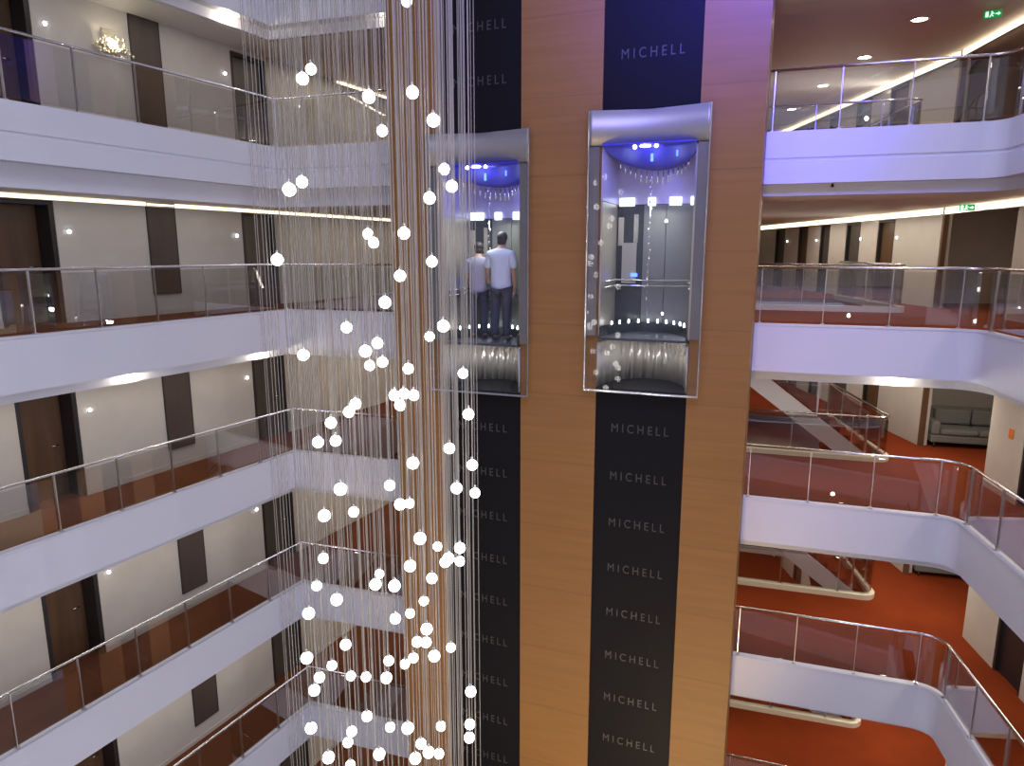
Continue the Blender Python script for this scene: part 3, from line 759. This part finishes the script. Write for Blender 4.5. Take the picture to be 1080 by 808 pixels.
for i, (x, y) in enumerate(((7.86, 14.43), (8.12, 17.09), (8.39, 19.87), (8.8, 23.04))):
    zc = Z(-1) + CH; sc = zc / 4.4
    downlight((x * sc, y * sc, zc), f'round recessed ceiling light in the top right lobby, {ORD[i]} from the front', .13)
    lamp('SPOT', 'lobby_downlight', (x * sc, y * sc, zc - .05), 60, SOFTW, .06, (0, 0, 0), spot=2.2)
# downlights under the balcony overhang that flare on the step behind them
SPOTS = [(0, 'left', 8.25), (0, 'left', 11.05), (-2, 'left', 11.05)]
def overhang(k, p, nrm, label):
    z = ZL(k) - .87
    downlight((p[0], p[1], z - .001), label, .05)
    lamp('POINT', 'balcony_downlight', (p[0] + nrm[0] * .02, p[1] + nrm[1] * .02, z - .06), 13, (1, .9, .68), .03)
for k, s, w in ((0, 7.95, 'left of the dark panel'), (0, 11.05, 'beside the chandelier'), (-2, 10.75, 'at the top edge')):
    overhang(k, LW(s, .12), NL, f'small bright light under the left balcony overhang, {w}')
overhang(-2, G(2.75, .14), N2, 'small bright light under the top balcony overhang behind the chandelier')
overhang(0, (6.72, 11.92), N2, 'small bright light under the second balcony overhang right of the lifts')
for p, lab in ((on_z(145, 211, 1.15 - .02), 'small dark sprinkler under the top left balcony band'), (on_z(878, 195, Z(-1) - .89), 'small dark sprinkler under the top right balcony band')):
    t = thing('sprinkler', p, lab, 'sprinkler')
    MB().tube([(0, 0, .02), (0, 0, -.03)], .018, 10).build('body', M['dark'], t); MB().tube([(0, 0, -.03), (0, 0, -.036)], .035, 12).build('deflector', M['dark'], t)
# crystal wall light on the top left wall
t = thing('wall_sconce', (*LW(9.02, 1.4), ZL(-1) + 1.62), 'sparkling crystal wall light left of the narrow dark panel, top storey', 'wall light', rz=math.atan2(DL[1], DL[0]))
MB().box(-.13, .13, -.03, -.001, -.2, .22).build('back_plate', M['gold'], t, .01)
MB().ball((0, -.08, -.05), .05, 12, 8, (2.6, .8, 2.)).build('bulb', M['sconce'], t)
cr = MB()
for q in range(120):
    a = random.uniform(0, PI); rr = random.uniform(.08, .38); x, z = rr * math.cos(a) * random.choice((1, .9)), rr * math.sin(a) * .75 - .15 - .12 * random.random()
    cr.ball((x, -.07 - .12 * random.random(), z), random.uniform(.012, .028), 6, 4, (1, 1, 1.4))
cr.build('crystal_drops', M['gold'], t)
c = along(NW0, nd, 8.35)
t = thing('wall_notice', (*c, Z(1) + 1.25), 'small orange notice on the beige wall by the black door, third storey', 'notice', rz=math.atan2(nd[1], nd[0]))
MB().box(-.07, .07, .001, .012, -.09, .09).build('sheet', M['orange'], t)
t['category'] = 'notice'

# ------------------------------------------------------------------ light
W = bpy.data.worlds.new('world'); SC.world = W; W.use_nodes = True
bg = W.node_tree.nodes['Background']; bg.inputs[0].default_value = (.72, .73, 1., 1); bg.inputs[1].default_value = .25
# broad unseen area lamp overhead, added as general fill for the atrium
o = lamp('AREA', 'roof_fill', (0.5, 3.0, 11), 1000, (.78, .79, 1.), 9, (0, 0, 0), 9)
# blue-violet stage wash on the top of the tower and on the right balconies
o = lamp('SPOT', 'blue_wash', (2.6, 6.5, 6.4), 6500, (.05, .045, 1.), .4, spot=1.2, blend=.9); aim(o, (3.2, 11.1, 5.1))
o = lamp('SPOT', 'violet_wash', (1.0, 2.0, 7.0), 2600, (.22, .16, 1.), .5, spot=1.05, blend=1.); aim(o, (2.4, 11.4, 1.2))
o = lamp('AREA', 'violet_wash', (3.5, 3.5, 6.5), 90, (.30, .27, 1.), 1.2); aim(o, (6.2, 11.8, -3.0))
# warm glow from the foot of the atrium
o = lamp('SPOT', 'lobby_glow', (0.8, 3.5, -14.5), 2700, (1, .70, .36), .25, spot=1.0, blend=.8); aim(o, (1.0, 11.5, -6.5))
# corridor and lobby lights
for k in range(-2, 4):                        # unseen spots added along the near and right galleries to fill the fascias
    for x in (-8.5, -4.5, -.5, 3.5):
        o = lamp('SPOT', 'near_fill_light', (x, -1.4, Z(k) - .95), 45 if k < 2 else 95, (.84, .86, 1.), .05, spot=2.4, blend=.7); aim(o, (x * .8, 8, Z(k) - 4.2))
    for y in (3.2, 5.6, 8.):
        o = lamp('SPOT', 'right_fill_light', (6.1 + .18 * (y - 4.2) + .3, y, Z(k) - .95), 95 if k < 2 else 125, (.87, .87, 1.), .05, spot=2.2, blend=.7); aim(o, (-4, y + 2.2, Z(k) - 4.2))
LA = math.atan2(DL[1], DL[0])
for k in range(-1, 5):
    zc = ZL(k) + CH - .03
    lamp('AREA', 'corridor_light', (*LW(7.5, .6), zc), 18 if k < 1 else 33, SOFTW, 8.5, (0, 0, LA), .12)
    lamp('AREA', 'corridor_light', (*LW(15.5, .4), zc), {-1: 34, 0: 20}.get(k, 30), SOFTW, 5., (0, 0, LA), .12)
    lamp('AREA', 'corridor_light', (*G(4.0, 5.0), zc), {-1: 45, 0: 28}.get(k, 60), SOFTW, .9)
    zc = Z(k) + CH - .03
    e2a = math.atan2(E2[1], E2[0])
    lamp('AREA', 'lobby_light', (*G(10.5, 1.6), zc), 42 if k > -1 else 15, SOFTW, 4., (0, 0, e2a), .12)
    lamp('AREA', 'lobby_light', (8.0, 9.6, zc), 36 if k > -1 else 15, SOFTW, 5., (0, 0, 1.39), .12)
    lamp('AREA', 'lobby_light', (8.9, 18.5, zc), {-1: 30, 0: 85}.get(k, 55), SOFTW, 8., (0, 0, PI / 2), .12)
    lamp('AREA', 'lobby_light', (8.9, 14.2, zc), 40 if k > 0 else 8, SOFTW, .5)
    lamp('AREA', 'lobby_light', (5.5, 22.5, zc), 50, SOFTW, .9)
    if k > 0: lamp('AREA', 'alcove_fill', (11.2, 14.6, zc), 5, SOFTW, .4)  # unseen lamp added to brighten the alcove
o = lamp('AREA', 'ceiling_fill', (9.55, 19., Z(0) + 1.85), 40, (1, .88, .74), .1, None, 16); aim(o, (8.4, 19., Z(0) + 3.2))  # unseen strips added below the coves to brighten the lobby ceilings
o = lamp('AREA', 'ceiling_fill', (9.6, 19., Z(-1) + 1.9), 110, (1, .9, .78), .1, None, 16); aim(o, (8.6, 19., Z(-1) + 3.2))
lamp('POINT', 'sconce_light', (*LW(9.02, 1.15), ZL(-1) + 1.62), 5, (1, .9, .65), .05)
for s, zb in CARS:
    lamp('AREA', 'cabin_light', (*P(s, FACE + .55), zb + 3.1), 12, (.95, 1, .90), .5, (0, 0, ANG))
    lamp('POINT', 'canopy_light', (*P(s, FACE + .2), zb + 3.6), 8, (.30, .28, 1.), .1)
    lamp('POINT', 'skirt_fill', (*P(s, FACE + .25), zb + .80), 12, (1, .95, .9), .08)  # unseen lamp added under the cabin floor to brighten the skirt

SC.view_settings.view_transform = 'Standard'; SC.view_settings.look = 'None'
SC.view_settings.exposure = .1; SC.view_settings.gamma = 1.; SC.view_settings.use_curve_mapping = False
SC.cycles.use_denoising = True
SC.cycles.max_bounces = 10; SC.cycles.transparent_max_bounces = 32; SC.cycles.caustics_reflective = False; SC.cycles.caustics_refractive = False
